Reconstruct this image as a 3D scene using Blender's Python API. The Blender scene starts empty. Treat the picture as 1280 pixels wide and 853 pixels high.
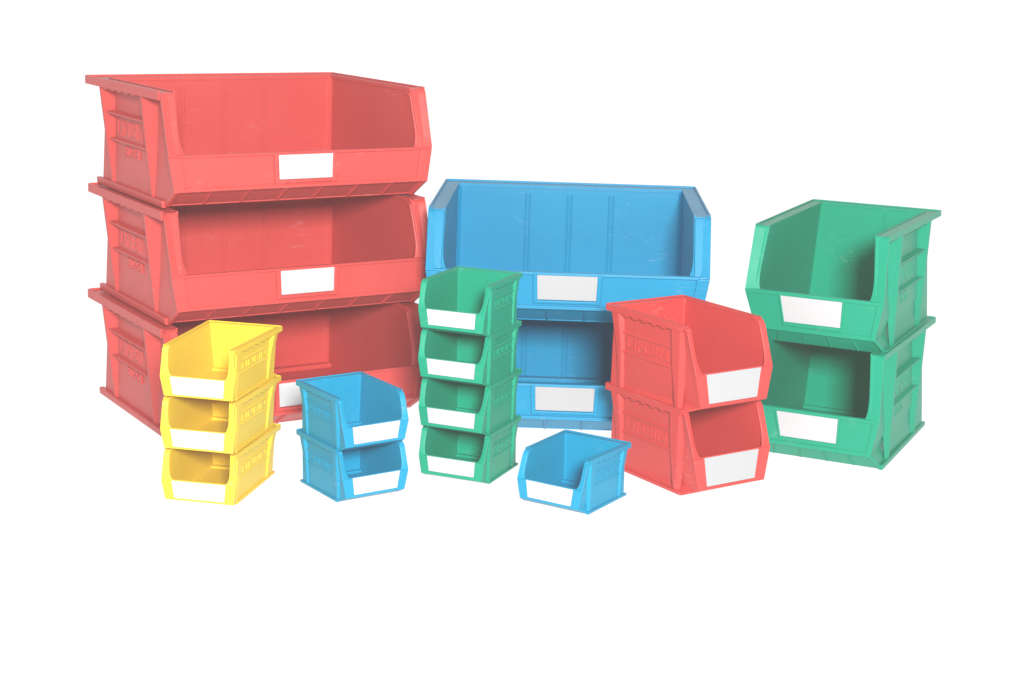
import bpy, math, mathutils
from mathutils import Vector, Matrix

# measured dimensions (bin widths in metres, everything else in bin widths)
CAM = [2083.214, 0.6777, 0.2221, 640.0884, 425.983, 0.0273]
FIT = {
 'R': dict(X=-0.4897, Y=2.6835, th=0.5552, W=0.42, D=0.8554, H=0.391, s=0.3928, t=0.79, hf=0.1828, wl=0.4899, wp=0.4723, dp=0.8564, hp=0.064, wc=0.4743, dc=0.7591, wf=0.4919, yb=0.0876, lw=0.2094, lh=0.0886, lx=0.0005, off=[[-0.0148, -0.0218, 0.0031], [0.0021, -0.0059, -0.0002], [0.0127, 0.0277, -0.0028]]),
 'B': dict(X=0.0875, Y=2.7161, th=-0.0298, W=0.4076, D=0.902, H=0.4101, s=0.4069, t=0.8144, hf=0.1996, wl=0.5001, wp=0.4799, dp=0.8882, hp=0.0697, wc=0.4693, dc=0.7891, wf=0.5004, yb=0.05, lw=0.2193, lh=0.0945, lx=0.0011, off=[[0.0013, 0.0053, 0.0026], [-0.0013, -0.0053, -0.0026]]),
 'G': dict(X=0.5566, Y=2.5476, th=-0.4473, W=0.2007, D=1.6283, H=0.8467, s=0.8086, t=1.5362, hf=0.3892, wl=0.491, wp=0.4282, dp=1.5411, hp=0.1125, wc=0.4883, dc=1.4261, wf=0.4704, yb=0.0573, lw=0.4466, lh=0.2067, lx=-0.0151, off=[[0.0201, -0.0288, 0.0015], [-0.0201, 0.0288, -0.0015]]),
 'M': dict(X=0.1848, Y=2.2811, th=0.593, W=0.1397, D=1.404, H=0.8311, s=0.8014, t=1.2394, hf=0.3948, wl=0.4735, wp=0.4083, dp=1.4166, hp=0.0793, wc=0.4725, dc=1.2363, wf=0.4808, yb=0.05, lw=0.6741, lh=0.2809, lx=-0.0075, off=[[0.0082, -0.0089, -0.0022], [-0.0082, 0.0089, 0.0022]]),
 'S': dict(X=-0.0307, Y=2.2435, th=-0.3893, W=0.0983, D=1.2892, H=0.7113, s=0.6808, t=1.1553, hf=0.3427, wl=0.4861, wp=0.4514, dp=1.2702, hp=0.0831, wc=0.4801, dc=1.0726, wf=0.5057, yb=0.0586, lw=0.7126, lh=0.2136, lx=-0.0039, off=[[0.0171, 0.0115, -0.0032], [0.0075, 0.0017, -0.0029], [-0.0097, -0.0004, 0.0011], [-0.0149, -0.0129, 0.0051]]),
 'Y': dict(X=-0.3567, Y=2.1677, th=-0.2134, W=0.1059, D=1.527, H=0.6411, s=0.6374, t=1.4922, hf=0.2735, wl=0.4731, wp=0.4341, dp=1.504, hp=0.0246, wc=0.4266, dc=1.3749, wf=0.4475, yb=0.021, lw=0.687, lh=0.2226, lx=-0.0027, off=[[-0.0034, -0.0091, 0.0096], [-0.0008, -0.0056, -0.0005], [0.0042, 0.0147, -0.0091]]),
 'b': dict(X=-0.2424, Y=2.148, th=0.6108, W=0.0997, D=1.2735, H=0.718, s=0.6762, t=1.1519, hf=0.3558, wl=0.4869, wp=0.436, dp=1.261, hp=0.0935, wc=0.4578, dc=1.0776, wf=0.487, yb=0.0751, lw=0.7005, lh=0.2289, lx=0.0112, off=[[0.0048, 0.0032, -0.001], [-0.0048, -0.0032, 0.001]]),
 's': dict(X=0.1183, Y=2.1285, th=-0.5604, W=0.1022, D=1.2166, H=0.699, s=0.6689, t=1.0776, hf=0.3412, wl=0.4745, wp=0.4272, dp=1.2145, hp=0.092, wc=0.4733, dc=1.0484, wf=0.4721, yb=0.0613, lw=0.6835, lh=0.22, lx=-0.0014, off=[[-0.0, -0.0, 0.0]]),
}

FIT['B']['X'] += .001
# e: rim skirt height, ins: side recess, ww: flange width, r: rounding of the front top corner
FIT['R']['H'] = FIT['R']['s']
STY = {
 'R': dict(e=.030, ins=.045, ww=.050, wb=.075, r=.015, th=.012, big=True,  ridges=(-.165, 0, .165), text2='30-54'),
 'B': dict(e=.030, ins=.045, ww=.047, wb=.075, r=.015, th=.012, big=True,  ridges=(-.165, 0, .165), text2='30-54'),
 'G': dict(e=.042, ins=.083, ww=.075, wb=.120, r=.020, th=.018, big=True,  ridges=(.1,), text2='22'),
 'M': dict(e=.060, ins=.045, ww=.060, wb=.120, r=.060, th=.020, big=False, ridges=(0,), text2=None),
 'S': dict(e=.060, ins=.045, ww=.070, wb=.135, r=.045, th=.024, big=False, ridges=(0,), text2=None),
 'Y': dict(e=.060, ins=.045, ww=.070, wb=.135, r=.045, th=.024, big=False, ridges=(0,), text2=None),
 'b': dict(e=.062, ins=.045, ww=.070, wb=.135, r=.070, th=.024, big=False, ridges=(0,), text2=None),
 's': dict(e=.062, ins=.045, ww=.070, wb=.135, r=.060, th=.024, big=False, ridges=(0,), text2=None),
}

scene = bpy.context.scene
col = scene.collection

# ------------------------------------------------------------------ materials
def plastic(name, base, dark, rough=.38):
    m = bpy.data.materials.new(name); m.use_nodes = True
    nt = m.node_tree; N = nt.nodes; L = nt.links
    b = N['Principled BSDF']
    tc0 = N.new('ShaderNodeTexCoord'); oi = N.new('ShaderNodeObjectInfo')
    sc = N.new('ShaderNodeMath'); sc.operation = 'MULTIPLY'; sc.inputs[1].default_value = 7.3
    L.new(oi.outputs['Random'], sc.inputs[0])
    tc = N.new('ShaderNodeVectorMath'); tc.operation = 'ADD'      # every piece gets its own marks
    L.new(tc0.outputs['Object'], tc.inputs[0]); L.new(sc.outputs[0], tc.inputs[1])
    n1 = N.new('ShaderNodeTexNoise'); n1.inputs['Scale'].default_value = 9; n1.inputs['Detail'].default_value = 3
    L.new(tc.outputs[0], n1.inputs['Vector'])
    mix = N.new('ShaderNodeMix'); mix.data_type = 'RGBA'
    mix.inputs[6].default_value = (*dark, 1); mix.inputs[7].default_value = (*base, 1)
    r1 = N.new('ShaderNodeMapRange'); r1.inputs[1].default_value = .35; r1.inputs[2].default_value = .62
    L.new(n1.outputs['Fac'], r1.inputs[0]); L.new(r1.outputs[0], mix.inputs[0])
    # pale scuffs: fine stretched noise, only in a few patches
    mp = N.new('ShaderNodeMapping'); mp.inputs['Scale'].default_value = (70, 70, 260)
    L.new(tc.outputs[0], mp.inputs['Vector'])
    n2 = N.new('ShaderNodeTexNoise'); n2.inputs['Scale'].default_value = 1.0; n2.inputs['Detail'].default_value = 6; n2.inputs['Roughness'].default_value = .7
    L.new(mp.outputs[0], n2.inputs['Vector'])
    n3 = N.new('ShaderNodeTexNoise'); n3.inputs['Scale'].default_value = 14; n3.inputs['Detail'].default_value = 2
    L.new(tc.outputs[0], n3.inputs['Vector'])
    r2 = N.new('ShaderNodeMapRange'); r2.inputs[1].default_value = .55; r2.inputs[2].default_value = .70; r2.inputs[4].default_value = .55
    r3 = N.new('ShaderNodeMapRange'); r3.inputs[1].default_value = .52; r3.inputs[2].default_value = .68
    L.new(n2.outputs['Fac'], r2.inputs[0]); L.new(n3.outputs['Fac'], r3.inputs[0])
    mu = N.new('ShaderNodeMath'); mu.operation = 'MULTIPLY'
    L.new(r2.outputs[0], mu.inputs[0]); L.new(r3.outputs[0], mu.inputs[1])
    mix2 = N.new('ShaderNodeMix'); mix2.data_type = 'RGBA'
    L.new(mu.outputs[0], mix2.inputs[0]); L.new(mix.outputs[2], mix2.inputs[6])
    mix2.inputs[7].default_value = (*[min(1, c * .7 + .16) for c in base], 1)
    L.new(mix2.outputs[2], b.inputs['Base Color'])
    b.inputs['IOR'].default_value = 1.5; b.inputs['Specular IOR Level'].default_value = .26
    b.inputs['Emission Color'].default_value = (1, 1, 1, 1); b.inputs['Emission Strength'].default_value = .055  # faint white glow put into the plastic imitates a milky haze over the darks
    # roughness mottling and a faint moulded grain
    r4 = N.new('ShaderNodeMapRange'); r4.inputs[3].default_value = rough - .07; r4.inputs[4].default_value = rough + .14
    L.new(n2.outputs['Fac'], r4.inputs[0]); L.new(r4.outputs[0], b.inputs['Roughness'])
    n4 = N.new('ShaderNodeTexNoise'); n4.inputs['Scale'].default_value = 60; n4.inputs['Detail'].default_value = 3
    L.new(tc.outputs[0], n4.inputs['Vector'])
    bp = N.new('ShaderNodeBump'); bp.inputs['Strength'].default_value = .12; bp.inputs['Distance'].default_value = .002
    L.new(n4.outputs['Fac'], bp.inputs['Height']); L.new(bp.outputs[0], b.inputs['Normal'])
    return m

def card(name, c):
    m = bpy.data.materials.new(name); m.use_nodes = True
    nt = m.node_tree; N = nt.nodes; L = nt.links; b = N['Principled BSDF']
    tc = N.new('ShaderNodeTexCoord'); n = N.new('ShaderNodeTexNoise'); n.inputs['Scale'].default_value = 30
    L.new(tc.outputs['Object'], n.inputs['Vector'])
    mix = N.new('ShaderNodeMix'); mix.data_type = 'RGBA'
    mix.inputs[6].default_value = (c * .97, c * .96, c * .97, 1); mix.inputs[7].default_value = (c, c, c, 1)
    L.new(n.outputs['Fac'], mix.inputs[0]); L.new(mix.outputs[2], b.inputs['Base Color'])
    b.inputs['Roughness'].default_value = .5
    return m

def white_sweep(name, strength):
    m = bpy.data.materials.new(name); m.use_nodes = True
    nt = m.node_tree; N = nt.nodes; L = nt.links; b = N['Principled BSDF']
    tc = N.new('ShaderNodeTexCoord'); n = N.new('ShaderNodeTexNoise'); n.inputs['Scale'].default_value = 3
    L.new(tc.outputs['Object'], n.inputs['Vector'])
    mix = N.new('ShaderNodeMix'); mix.data_type = 'RGBA'
    mix.inputs[6].default_value = (.09, .09, .09, 1); mix.inputs[7].default_value = (.10, .10, .10, 1)
    L.new(n.outputs['Fac'], mix.inputs[0]); L.new(mix.outputs[2], b.inputs['Base Color'])
    b.inputs['Roughness'].default_value = .9
    b.inputs['Specular IOR Level'].default_value = 0
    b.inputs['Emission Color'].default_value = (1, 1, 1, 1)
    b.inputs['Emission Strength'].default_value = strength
    return m

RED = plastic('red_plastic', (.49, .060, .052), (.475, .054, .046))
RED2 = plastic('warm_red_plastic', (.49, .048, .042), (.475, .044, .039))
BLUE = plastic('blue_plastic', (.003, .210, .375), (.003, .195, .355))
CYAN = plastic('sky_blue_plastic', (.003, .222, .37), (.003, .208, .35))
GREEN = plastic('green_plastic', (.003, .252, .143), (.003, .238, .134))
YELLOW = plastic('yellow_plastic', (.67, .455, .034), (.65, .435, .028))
CARD = card('white_card', .47)
CARD_BRIGHT = card('bright_white_card', .49)
CARD_DIM = card('off_white_card', .375)
WHITE = white_sweep('white_added_glow', .98)  # glow added to floor and backdrop: hides shadows, also fills bins from below

# ------------------------------------------------------------------ mesh building
class MB:
    def __init__(s): s.v = []; s.f = []
    def hexa(s, p):      # 8 corners: bottom ring 0-3, top ring 4-7
        o = len(s.v); s.v += [tuple(q) for q in p]
        for f in ((3,2,1,0),(4,5,6,7),(0,1,5,4),(1,2,6,5),(2,3,7,6),(3,0,4,7)):
            s.f.append(tuple(o + i for i in f))
    def box(s, x0, x1, y0, y1, z0, z1):
        s.hexa([(x0,y0,z0),(x1,y0,z0),(x1,y1,z0),(x0,y1,z0),(x0,y0,z1),(x1,y0,z1),(x1,y1,z1),(x0,y1,z1)])
    def loft(s, rings):  # closed loops of equal length, capped
        o = len(s.v); n = len(rings[0])
        for r in rings: s.v += [tuple(q) for q in r]
        for k in range(len(rings) - 1):
            for i in range(n):
                j = (i + 1) % n
                s.f.append((o + k*n + i, o + k*n + j, o + (k+1)*n + j, o + (k+1)*n + i))
        s.f.append(tuple(o + i for i in reversed(range(n))))
        e = o + (len(rings) - 1) * n
        s.f.append(tuple(e + i for i in range(n)))
    def build(s, name, mat, parent, W, bevel=None):
        me = bpy.data.meshes.new(name)
        me.from_pydata([(x*W, y*W, z*W) for x, y, z in s.v], [], s.f); me.update()
        import bmesh
        bm = bmesh.new(); bm.from_mesh(me)
        bmesh.ops.recalc_face_normals(bm, faces=bm.faces)
        bm.to_mesh(me); bm.free()
        me.materials.append(mat)
        o = bpy.data.objects.new(name, me); col.objects.link(o); o.parent = parent
        if bevel:
            m = o.modifiers.new('bevel', 'BEVEL'); m.width = bevel; m.segments = 2
            m.limit_method = 'ANGLE'; m.angle_limit = math.radians(28); m.use_clamp_overlap = True
            for p in me.polygons: p.use_smooth = True
            wn = o.modifiers.new('wn', 'WEIGHTED_NORMAL'); wn.keep_sharp = False
        return o

def lerp(a, b, t): return a + (b - a) * t

_txt = {}
def text_mesh(s):
    """flat outline text -> (verts, faces) of an extruded mesh, x 0..1 wide, y 0..1 tall, z 0..1 deep"""
    if s in _txt: return _txt[s]
    cu = bpy.data.curves.new('lettering', 'FONT'); cu.body = s; cu.size = 1; cu.extrude = .05; cu.offset = .018
    cu.resolution_u = 3; cu.space_character = 1.08
    o = bpy.data.objects.new('lettering', cu); col.objects.link(o)
    dg = bpy.context.evaluated_depsgraph_get()
    me = bpy.data.meshes.new_from_object(o.evaluated_get(dg))
    v = [tuple(p.co) for p in me.vertices]; f = [tuple(p.vertices) for p in me.polygons]
    bpy.data.objects.remove(o); bpy.data.curves.remove(cu); bpy.data.meshes.remove(me)
    mn = [min(p[i] for p in v) for i in range(3)]; mx = [max(p[i] for p in v) for i in range(3)]
    v = [tuple((p[i] - mn[i]) / (mx[i] - mn[i]) for i in range(3)) for p in v]
    _txt[s] = (v, f); return _txt[s]

def make_bin(key, mat):
    q = FIT[key]; st = STY[key]; W = q['W']
    D, H, t, hf, wl, wp, dp, hp, wc, dc, wf = (q[k] for k in ('D','H','t','hf','wl','wp','dp','hp','wc','dc','wf'))
    e, ins, th, big = st['e'], st['ins'], st['th'], st['big']
    wr = .5
    hp = max(hp, .03)
    yb = {'R': .10, 'B': .09, 'G': .095}.get(key, e * 1.5)      # back wall behind rim edge, top
    ybb = {'R': .062, 'B': .07}.get(key, max(q['yb'], yb * .8))                   # ... and at the foot
    bev = {'R': .0016, 'B': .0016, 'G': .0011, 'M': .0009}.get(key, .0007)
    def wfull(z):
        if z <= hp: return lerp(wc - .004, wp, z / hp)
        if z <= hf: return lerp(wp, wl, (z - hp) / (hf - hp))
        return lerp(wl, wf, (z - hf) / (H - hf))
    def yfront(z):
        if z <= hp: return lerp(dc, dp, z / hp)
        if z <= hf: return lerp(dp, D, (z - hp) / (hf - hp))
        return lerp(D, t, (z - hf) / (H - hf))
    tap = max(0, wr - wf - .004)
    def wpan(z, y=0): return lerp(wc - {'R': .009, 'B': .009, 'G': .012}.get(key, .020), wr - ins, z / H) - tap * (y / t) * (z / H)
    def yback(z): return lerp(ybb, yb, z / H)
    root = bpy.data.objects.new('storage_bin', None); col.objects.link(root)
    root.empty_display_size = .02

    # ---- tub: U shaped wall, floor, front panel, sloped underside, side ribs
    b = MB()
    ztop = H - .35 * e
    zs = [0.004, hp * .5, hp, lerp(hp, hf, .5), hf]
    zs += [lerp(hf, ztop, k / 6) for k in range(1, 7)]
    fl = (.06 if big else .10) * D
    rings = []
    for z in zs:
        w, p, yb_ = wfull(z), wpan(z), yback(z)
        yf = yfront(z) - th * .75
        pf = min(wpan(z, yf - fl), w - .004)
        out = [(-w + .003, -yf), (-pf, -yf + fl), (-p, -yb_ - .02), (-p + .02, -yb_), (p - .02, -yb_), (p, -yb_ - .02), (pf, -yf + fl), (w - .003, -yf)]
        inn = [(pf - th, -yf), (pf - th, -yf + fl), (p - th, -yb_ - th - .015), (p - th - .015, -yb_ - th), (-p + th + .015, -yb_ - th), (-p + th, -yb_ - th - .015), (-pf + th, -yf + fl), (-pf + th, -yf)]
        rings.append([(x, y, z) for x, y in out + inn])
    b.loft(rings)
    # floor with a raised back step
    for (z0, z1, y0, y1) in ((.006, .006 + th * .8, dc - th, ybb + th * .5), (.006 + th * .7, .006 + th * 2.2, ybb + .09 if not big else ybb + .05, ybb + th * .4)):
        p0 = wpan(z0) - th * .5
        b.hexa([(-p0, -y0, z0), (p0, -y0, z0), (p0, -y1, z0), (-p0, -y1, z0), (-p0, -y0, z1), (p0, -y0, z1), (p0, -y1, z1), (-p0, -y1, z1)])
    # front plane helpers
    ln = math.hypot(D - dp, hf - hp); nx = ((hf - hp) / ln, (D - dp) / ln)     # outward normal: (-y, -z) parts
    def fp(x, v, d):
        w = lerp(wl, wp, v)
        return (x * w / wl, -(lerp(D, dp, v) + nx[0] * d), lerp(hf, hp, v) - nx[1] * d)
    def fbox(mb, x0, x1, v0, v1, d0, d1, ch=0):
        mb.hexa([fp(x0,v1,d0), fp(x1,v1,d0), fp(x1,v0,d0), fp(x0,v0,d0), fp(x0+ch,v1-ch,d1), fp(x1-ch,v1-ch,d1), fp(x1-ch,v0+ch,d1), fp(x0+ch,v0+ch,d1)])
    lv = q['lh'] / (hf - hp)                       # label height as share of the panel
    lx, lw = q['lx'], q['lw']
    rec = .008 if big else .016
    fbox(b, -wl, wl, 0.0, 1.0, -rec - th, -rec)
    if big:
        s_ = .044
        fbox(b, -wl, -wl + s_, 0.02, 1.0, -rec - .5*th, 0); fbox(b, wl - s_, wl, 0.02, 1.0, -rec - .5*th, 0)
        fbox(b, -wl + s_ - .004, wl - s_ + .004, .90, 1.0, -rec - .5*th, -.001)
        fbox(b, -wl + s_ - .004, wl - s_ + .004, -.01, .05, -rec - .5*th, -.0015)
        fbox(b, -wl, wl, -.035, .03, -rec - th*.9, -.003)
        g = .010
        for sx in (-1, 1):
            xe = lx + sx * (lw / 2 + g / 2)
            fbox(b, xe - g*.8, xe + g*.8, .0, min(.95, lv + .12), -rec - .3*th, .0015)
        fbox(b, lx - lw/2 - g, lx + lw/2 + g, min(.86, lv + .02), min(.95, lv + .11), -rec - .3*th, .001)
    else:
        for sx in (-1, 1):
            x0, x1 = sorted((sx * wl, lx + sx * (lw / 2 + .004)))
            fbox(b, x0, x1, 0, 1.0, -rec - .5*th, 0)
        fbox(b, -wl + .01, wl - .01, min(lv + .015, .93), 1.0, -rec - .5*th, -.002)
        fbox(b, -wl + .01, wl - .01, -.03, .02, -rec - th, -rec + .002)
    # sloped underside
    l2 = math.hypot(dp - dc, hp); n2 = (hp / l2, (dp - dc) / l2)
    def up(x, v, d):
        w = lerp(wp, wc - .004, v)
        return (x * w / wp, -(lerp(dp, dc, v) + n2[0] * d), lerp(hp, 0.004, v) - n2[1] * d)
    def ubox(x0, x1, v0, v1, d0, d1):
        b.hexa([up(x0,v1,d0), up(x1,v1,d0), up(x1,v0,d0), up(x0,v0,d0), up(x0,v1,d1), up(x1,v1,d1), up(x1,v0,d1), up(x0,v0,d1)])
    rc = .010 if big else .004
    ubox(-wp + .002, wp - .002, -.02, 1.0, -rc - th, -rc)
    for sx in (-1, 1):
        x0, x1 = sorted((sx * wp, sx * (wp - .016)))
        ubox(x0, x1, 0, 1, -rc - .5*th, -.0008)
    if big:
        n = {'R': 7, 'B': 7, 'G': 5}[key]
        for k in range(1, n):
            x = lerp(-wp, wp, k / n)
            ubox(x - .0035, x + .0035, .0, 1, -rc - .5*th, -.002)
        ubox(-wp, wp, -.02, .05, -rc - .5*th, -.0015)
    # thin raised double ridges on the inside of the back wall
    for x in st['ridges']:
        for dx in ((-.0078, .0078) if big else (-.018, .018)):
            z0, z1 = .03, H - (.035 if big else .10)
            y0, y1 = yback(z0) + th * .9, yback(z1) + th * .9
            pr = th + .0048 if big else th + .006
            b.hexa([(x+dx-.004, -yback(z0)-pr, z0), (x+dx+.004, -yback(z0)-pr, z0), (x+dx+.004, -y0, z0), (x+dx-.004, -y0, z0),
                    (x+dx-.004, -yback(z1)-pr, z1), (x+dx+.004, -yback(z1)-pr, z1), (x+dx+.004, -y1, z1), (x+dx-.004, -y1, z1)])
    # outside ribs and ledges
    zf = .55 * e
    zk = lerp(zf, H, .46)
    xt = wr - .12 * e
    for sx in (-1, 1):
        def rib(prof, zlist):
            rs = []
            for (a0, a1, c0, c1), z, xo in zip(prof, zlist[0], zlist[1]):
                tp = tap * (a0 / t) * (z / H)
                xi = wpan(z, a1) - th * .5
                rs.append([(sx*xi, -a0, z), (sx*xi, -a1, z), (sx*(xo - tp), -c1, z), (sx*(xo - tp), -c0, z)])
            b.loft(rs)
        def xo(z): return lerp(wc - .003, xt, (z - zf) / (H - zf))
        zt = H - .6 * e
        if big:
            T = t
            rib([(.15*T,.285*T,.195*T,.215*T), (.19*T,.30*T,.225*T,.245*T), (.23*T,.315*T,.255*T,.275*T)], ([zt, zk, zf], [xo(zt), xo(zk), xo(zf)]))
            rib([(.72*T,.85*T,.74*T,.76*T), (.745*T,.85*T,.76*T,.78*T), (.78*T,.82*T,.785*T,.80*T)], ([zt, zk, zf], [xo(zt), xo(zk), xo(zf)]))
            y0, y1 = .215 * T, .76 * T; lz = (.705, .465)
        else:
            T = t
            rib([(.07*T,.22*T,.085*T,.17*T), (.14*T,.24*T,.155*T,.215*T), (.17*T,.24*T,.19*T,.22*T)], ([zt, lerp(zf,zt,.55), zf], [xo(zt), xo(zt*.6), xo(zf)]))
            rib([(.80*T,.99*T,.82*T,.93*T), (.82*T,.99*T,.84*T,.93*T), (.88*T,.96*T,.895*T,.93*T)], ([zt, lerp(zf,zt,.55), zf], [xo(zt), xo(zt*.6), xo(zf)]))
            y0, y1 = .17 * T, .85 * T; lz = (.715, .485)
        for fr in lz:
            z = fr * H; xo_ = xo(z) - .006 if big else max(xo(z) - .016, wpan(z) + .015)
            a = (-y0 if sx < 0 else -y0)
            xi = wpan(z) - th*.4
            tz = .22 * e
            d0_, d1_ = tap * (y0 / t) * fr, tap * (y1 / t) * fr
            b.hexa([(sx*(xi-d0_), -y0, z - tz*1.3), (sx*(xi-d1_), -y1, z - tz*1.3), (sx*(xo_-d1_), -y1, z - tz), (sx*(xo_-d0_), -y0, z - tz),
                    (sx*(xi-d0_), -y0, z + tz*1.3), (sx*(xi-d1_), -y1, z + tz*1.3), (sx*(xo_-d1_), -y1, z), (sx*(xo_-d0_), -y0, z)])
        # wavy grip teeth under the rim
        nt_ = 5
        for k in range(nt_):
            yc = lerp(y0, y1, (k + .8) / (nt_ + .9)); hw = (y1 - y0) / (nt_ + 1) * .46
            xi = wpan(H, yc) - th*.4; xo_ = wr - .1 * e - tap * yc / t
            z1, z0 = H - .9 * e, H - (1.22 if big else 1.38) * e
            b.loft([[(sx*xi, -(yc - hw), z1), (sx*xi, -(yc + hw), z1), (sx*xi, -(yc + hw*.35), z0), (sx*xi, -(yc - hw*.35), z0)],
                    [(sx*xo_, -(yc - hw), z1), (sx*xo_, -(yc + hw), z1), (sx*xo_, -(yc + hw*.35), z0), (sx*xo_, -(yc - hw*.35), z0)]])
    body = b.build('bin_body', mat, root, W, bev)

    # ---- rim: shelf with an outer lip and skirt round back and sides
    r = MB()
    rr = st['r']
    def ring_half(x_in, x_out, y_in, y_out, z0, z1, yend):
        # U in plan: rings walk along the path front-left -> back-left -> back-right -> front-right
        pts = [(-1, yend, 0), (-1, None, 1), (1, None, 1), (1, yend, 0)]
        R_ = []
        c = .5 * e
        tf = tap + .0
        path_o = [(-x_out + tf, -yend), (-x_out, -(y_out + c)), (-x_out + c, -y_out), (x_out - c, -y_out), (x_out, -(y_out + c)), (x_out - tf, -yend)]
        path_i = [(-x_in + tf, -yend), (-x_in, -(y_in + .001)), (-x_in + .001, -y_in), (x_in - .001, -y_in), (x_in, -(y_in + .001)), (x_in - tf, -yend)]
        for (xo_, yo_), (xi_, yi_) in zip(path_o, path_i):
            R_.append([(xo_, yo_, z0), (xi_, yi_, z0), (xi_, yi_, z1), (xo_, yo_, z1)])
        r.loft(R_)
    yend = t - rr * .75
    xin = wpan(H) - th - .002
    ring_half(xin, wr - .002, yb + th + .002, .002, H - .55 * e, H - .22 * e, yend)
    ring_half(wr - .22 * e, wr, .22 * e, 0, H - e, H, yend + .0015)
    ring_half(xin - .001, xin + .16 * e, yb + th + .003, yb + th - .16 * e, H - .5 * e, H - .06 * e, yend - .001)
    r.build('rim', mat, root, W, bev)

    # ---- flanges along the sloped opening edge
    import_dir = (D - t, H - hf)
    def flange(sx):
        m = MB()
        # outer path in (y,z): top, arc, slope, lip
        top = (t, H + .0015)
        sl = math.hypot(D - t, H - hf); dr = ((D - t) / sl, -(H - hf) / sl)
        P = []
        a = (t - rr * 2 - .015, H + .0015)
        c2 = (t + dr[0] * rr * 1.4, H + dr[1] * rr * 1.4)
        for k in range(6):
            u = k / 5
            P.append((lerp(lerp(a[0], top[0], u), lerp(top[0], c2[0], u), u), lerp(lerp(a[1], top[1], u), lerp(top[1], c2[1], u), u)))
        n = 14
        for k in range(1, n + 1):
            u = k / n
            P.append((lerp(c2[0], D, u), lerp(c2[1], hf, u)))
        rings = []
        for i, (y, z) in enumerate(P):
            p0 = P[max(i - 1, 0)]; p1 = P[min(i + 1, len(P) - 1)]
            dy, dz = p1[0] - p0[0], p1[1] - p0[1]; l_ = math.hypot(dy, dz)
            ny, nz = -dz / l_, dy / l_        # outward (forward/up)
            v = (H - z) / (H - hf)
            w = wfull(min(z, H)) 
            g = max(0, (v - .55) / .45)
            wmin = w - wpan(z, yfront(z) - fl) + th + .004
            ww = max(st['ww'], wmin) + (st['wb'] - st['ww']) * (1 - math.sqrt(max(0, 1 - g ** 2.4)))
            # the flange turns slightly backward towards its inner edge
            back = .018
            tk = th
            o1 = (sx * w, -y, z); o2 = (sx * (w - ww), -(y - ny * back), z - nz * back)
            i2 = (sx * (w - ww), -(y - ny * (back + tk)), z - nz * (back + tk)); i1 = (sx * (w - .001), -(y - ny * tk * 1.1), z - nz * tk * 1.1)
            rings.append([o1, o2, i2, i1])
        m.loft(rings)
        return m.build('opening_flange', mat, root, W, bev)
    flange(-1); flange(1)

    # ---- foot rails
    for sx in (-1, 1):
        m = MB()
        hft = (.85 if big else .55) * e
        xi = wpan(0) - th * .5; xo_ = wc + .006
        y0, y1 = ybb - .25 * e, dc - .01
        m.hexa([(sx*xi, -y0, 0), (sx*(xo_-.06*e), -y0, 0), (sx*(xo_-.06*e), -y1, 0), (sx*xi, -y1, 0),
                (sx*xi, -y0, hft), (sx*xo_, -y0, hft), (sx*xo_, -y1, hft), (sx*xi, -y1, hft)])
        m.build('foot_rail', mat, root, W, bev)

    # ---- white card in the label holder
    m = MB()
    d0 = -rec + .0005
    fbox(m, lx - lw/2, lx + lw/2, 0.0, lv, d0, d0 + (.004 if big else .010))
    m.build('label_card', {'R': CARD_BRIGHT, 'B': CARD_DIM, 'M': CARD_DIM}.get(key, CARD), root, W)

    # ---- raised lettering on both sides
    def letters(s, ya, yb_, za, zb, depth):
        for sx in (-1, 1):
            v, f = text_mesh(s); mb = MB()
            for (a, bb, c) in v:
                y = lerp(ya, yb_, a) if sx < 0 else lerp(yb_, ya, a)
                z = lerp(za, zb, bb)
                mb.v.append((sx * (wpan(z, y) - .001 + c * depth), -y, z))
            mb.f = list(f)
            mb.build('embossed_lettering', mat, body, W)
    if big:
        letters('LINBIN', .32 * t, .66 * t, .505 * H, .645 * H, .004)
        a = {'30-54': (.42, .62), '22': (.48, .64)}[st['text2']]
        letters(st['text2'], a[0] * t, a[1] * t, .335 * H, .425 * H, .006)
    else:
        letters('LINBIN', .27 * t, .77 * t, .535 * H, .655 * H, .009)
    return root

def copy_tree(o, parent=None):
    c = o.copy(); col.objects.link(c); c.parent = parent
    for ch in list(o.children): copy_tree(ch, c)
    return c

def stack(key, mat, labels, group):
    q = FIT[key]; W = q['W']; proto = make_bin(key, mat)
    for k, lab in enumerate(labels):       # labels from the bottom up
        o = proto if k == 0 else copy_tree(proto)
        ox, oy, oa = q['off'][k]
        my = -q['D'] / 2
        # the small twist of each bin is about its middle
        lx = ox + math.sin(oa) * my; ly = oy + my - math.cos(oa) * my
        c, s = math.cos(q['th']), math.sin(q['th'])
        o.location = (q['X'] + (c * lx - s * ly) * W, q['Y'] + (s * lx + c * ly) * W, k * q['s'] * W)
        o.rotation_euler = (0, 0, q['th'] + oa)
        o['label'] = lab; o['category'] = 'storage bin'
        if group: o['group'] = group

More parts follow.
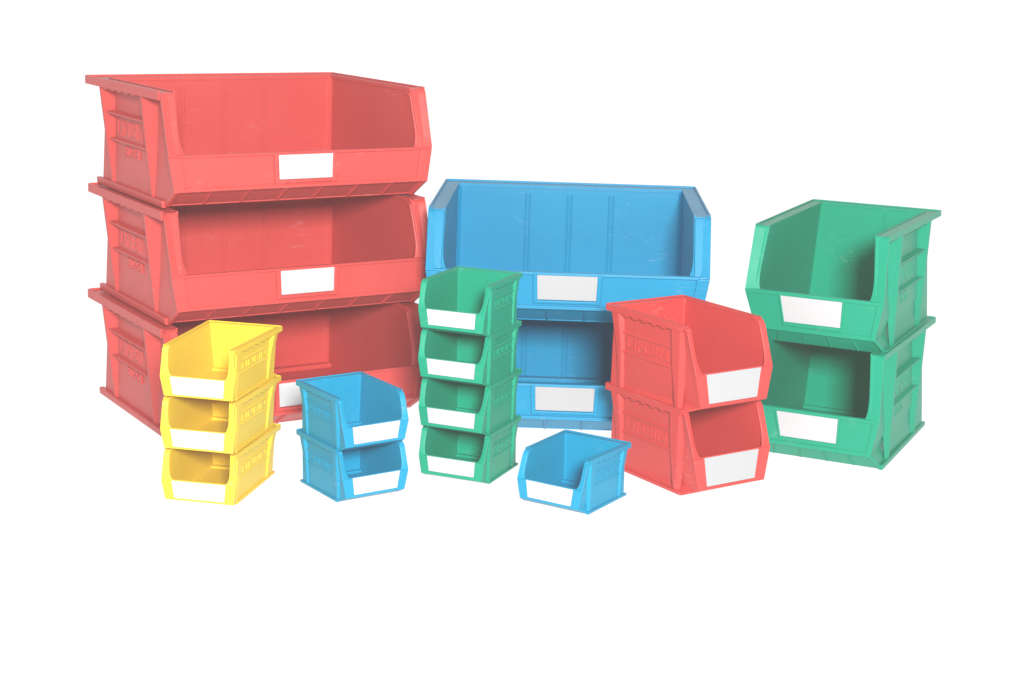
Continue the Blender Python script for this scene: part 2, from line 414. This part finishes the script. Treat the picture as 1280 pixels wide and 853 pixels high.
stack('R', RED, ['large red storage bin lowest in the tall red stack, partly behind yellow bins',
                 'large red storage bin in the middle of the tall red stack on the left',
                 'large red storage bin open at the top of the tall red stack on the left'], 'large red bins in a stack of three')
stack('B', BLUE, ['wide blue storage bin at the bottom, beneath the other wide blue bin',
                  'wide blue storage bin on top, scuffed, behind the small green stack'], 'wide blue bins in a stack of two')
stack('G', GREEN, ['large green storage bin at the bottom of the right hand green pair',
                   'large green storage bin open on top of the right hand green pair'], 'large green bins in a stack of two')
stack('M', RED2, ['medium red storage bin at the bottom of the pair beside the single blue bin',
                  'medium red storage bin on top of the pair in front of the wide blue bins'], 'medium red bins in a stack of two')
stack('S', GREEN, ['small green storage bin standing lowest in the stack of four',
                   'small green storage bin second from the bottom in the stack of four',
                   'small green storage bin third from the bottom in the stack of four',
                   'small green storage bin open at the top of the stack of four'], 'small green bins in a stack of four')
stack('Y', YELLOW, ['small yellow storage bin at the bottom of the yellow stack',
                    'small yellow storage bin in the middle of the yellow stack',
                    'small yellow storage bin open at the top of the yellow stack'], 'small yellow bins in a stack of three')
stack('b', CYAN, ['small blue storage bin beneath another small blue bin before the red stack',
                  'small blue storage bin on top of another small blue bin before the red stack'], 'small blue bins in a stack of two')
stack('s', CYAN, ['small blue storage bin standing alone in front, between green and red stacks'], None)

# ------------------------------------------------------------------ setting
def sheet(name, prof, xw, n=1):
    v = []; f = []
    for (y, z) in prof: v += [(-xw, y, z), (xw, y, z)]
    for i in range(len(prof) - 1): f.append((2*i, 2*i+1, 2*i+3, 2*i+2))
    me = bpy.data.meshes.new(name); me.from_pydata(v, [], f); me.update(); me.materials.append(WHITE)
    for p in me.polygons: p.use_smooth = True
    o = bpy.data.objects.new(name, me); col.objects.link(o); o['kind'] = 'structure'; return o
sheet('floor', [(-1.5, 0), (5, 0)], 5)
sheet('backdrop', [(5 + 1.2 * math.sin(a), 1.2 - 1.2 * math.cos(a)) for a in [k * math.pi / 2 / 12 for k in range(13)]] + [(6.2, 4.0)], 5)

# ------------------------------------------------------------------ light
w = bpy.data.worlds.new('World'); scene.world = w; w.use_nodes = True
w.node_tree.nodes['Background'].inputs[0].default_value = (1, 1, 1, 1)
w.node_tree.nodes['Background'].inputs[1].default_value = WORLD = .5
def area(name, loc, target, size, power):
    l = bpy.data.lights.new(name, 'AREA'); l.shape = 'SQUARE'; l.size = size; l.energy = power
    o = bpy.data.objects.new(name, l); col.objects.link(o); o.location = loc
    o.rotation_euler = (Vector(target) - Vector(loc)).to_track_quat('-Z', 'Y').to_euler()
area('key_softbox', (.26, -.8, 1.16), (0, 2.5, .15), .45, 202)

# ------------------------------------------------------------------ camera
f, h, pitch, cx, cy, roll = CAM
cam = bpy.data.cameras.new('camera'); co = bpy.data.objects.new('camera', cam); col.objects.link(co)
cam.sensor_width = 36; cam.lens = f / 1280 * 36; cam.clip_start = .05; cam.clip_end = 100
fw = Vector((0, math.cos(pitch), -math.sin(pitch))); r0 = Vector((1, 0, 0)); u0 = Vector((0, math.sin(pitch), math.cos(pitch)))
C, S = math.cos(roll), math.sin(roll)
rc_ = C * r0 + S * u0; uc = -S * r0 + C * u0
M = Matrix((rc_, uc, -fw)).transposed().to_4x4(); M.translation = (0, 0, h)
co.matrix_world = M
scene.camera = co
scene.view_settings.view_transform = 'Standard'; scene.view_settings.look = 'None'; scene.view_settings.exposure = 0
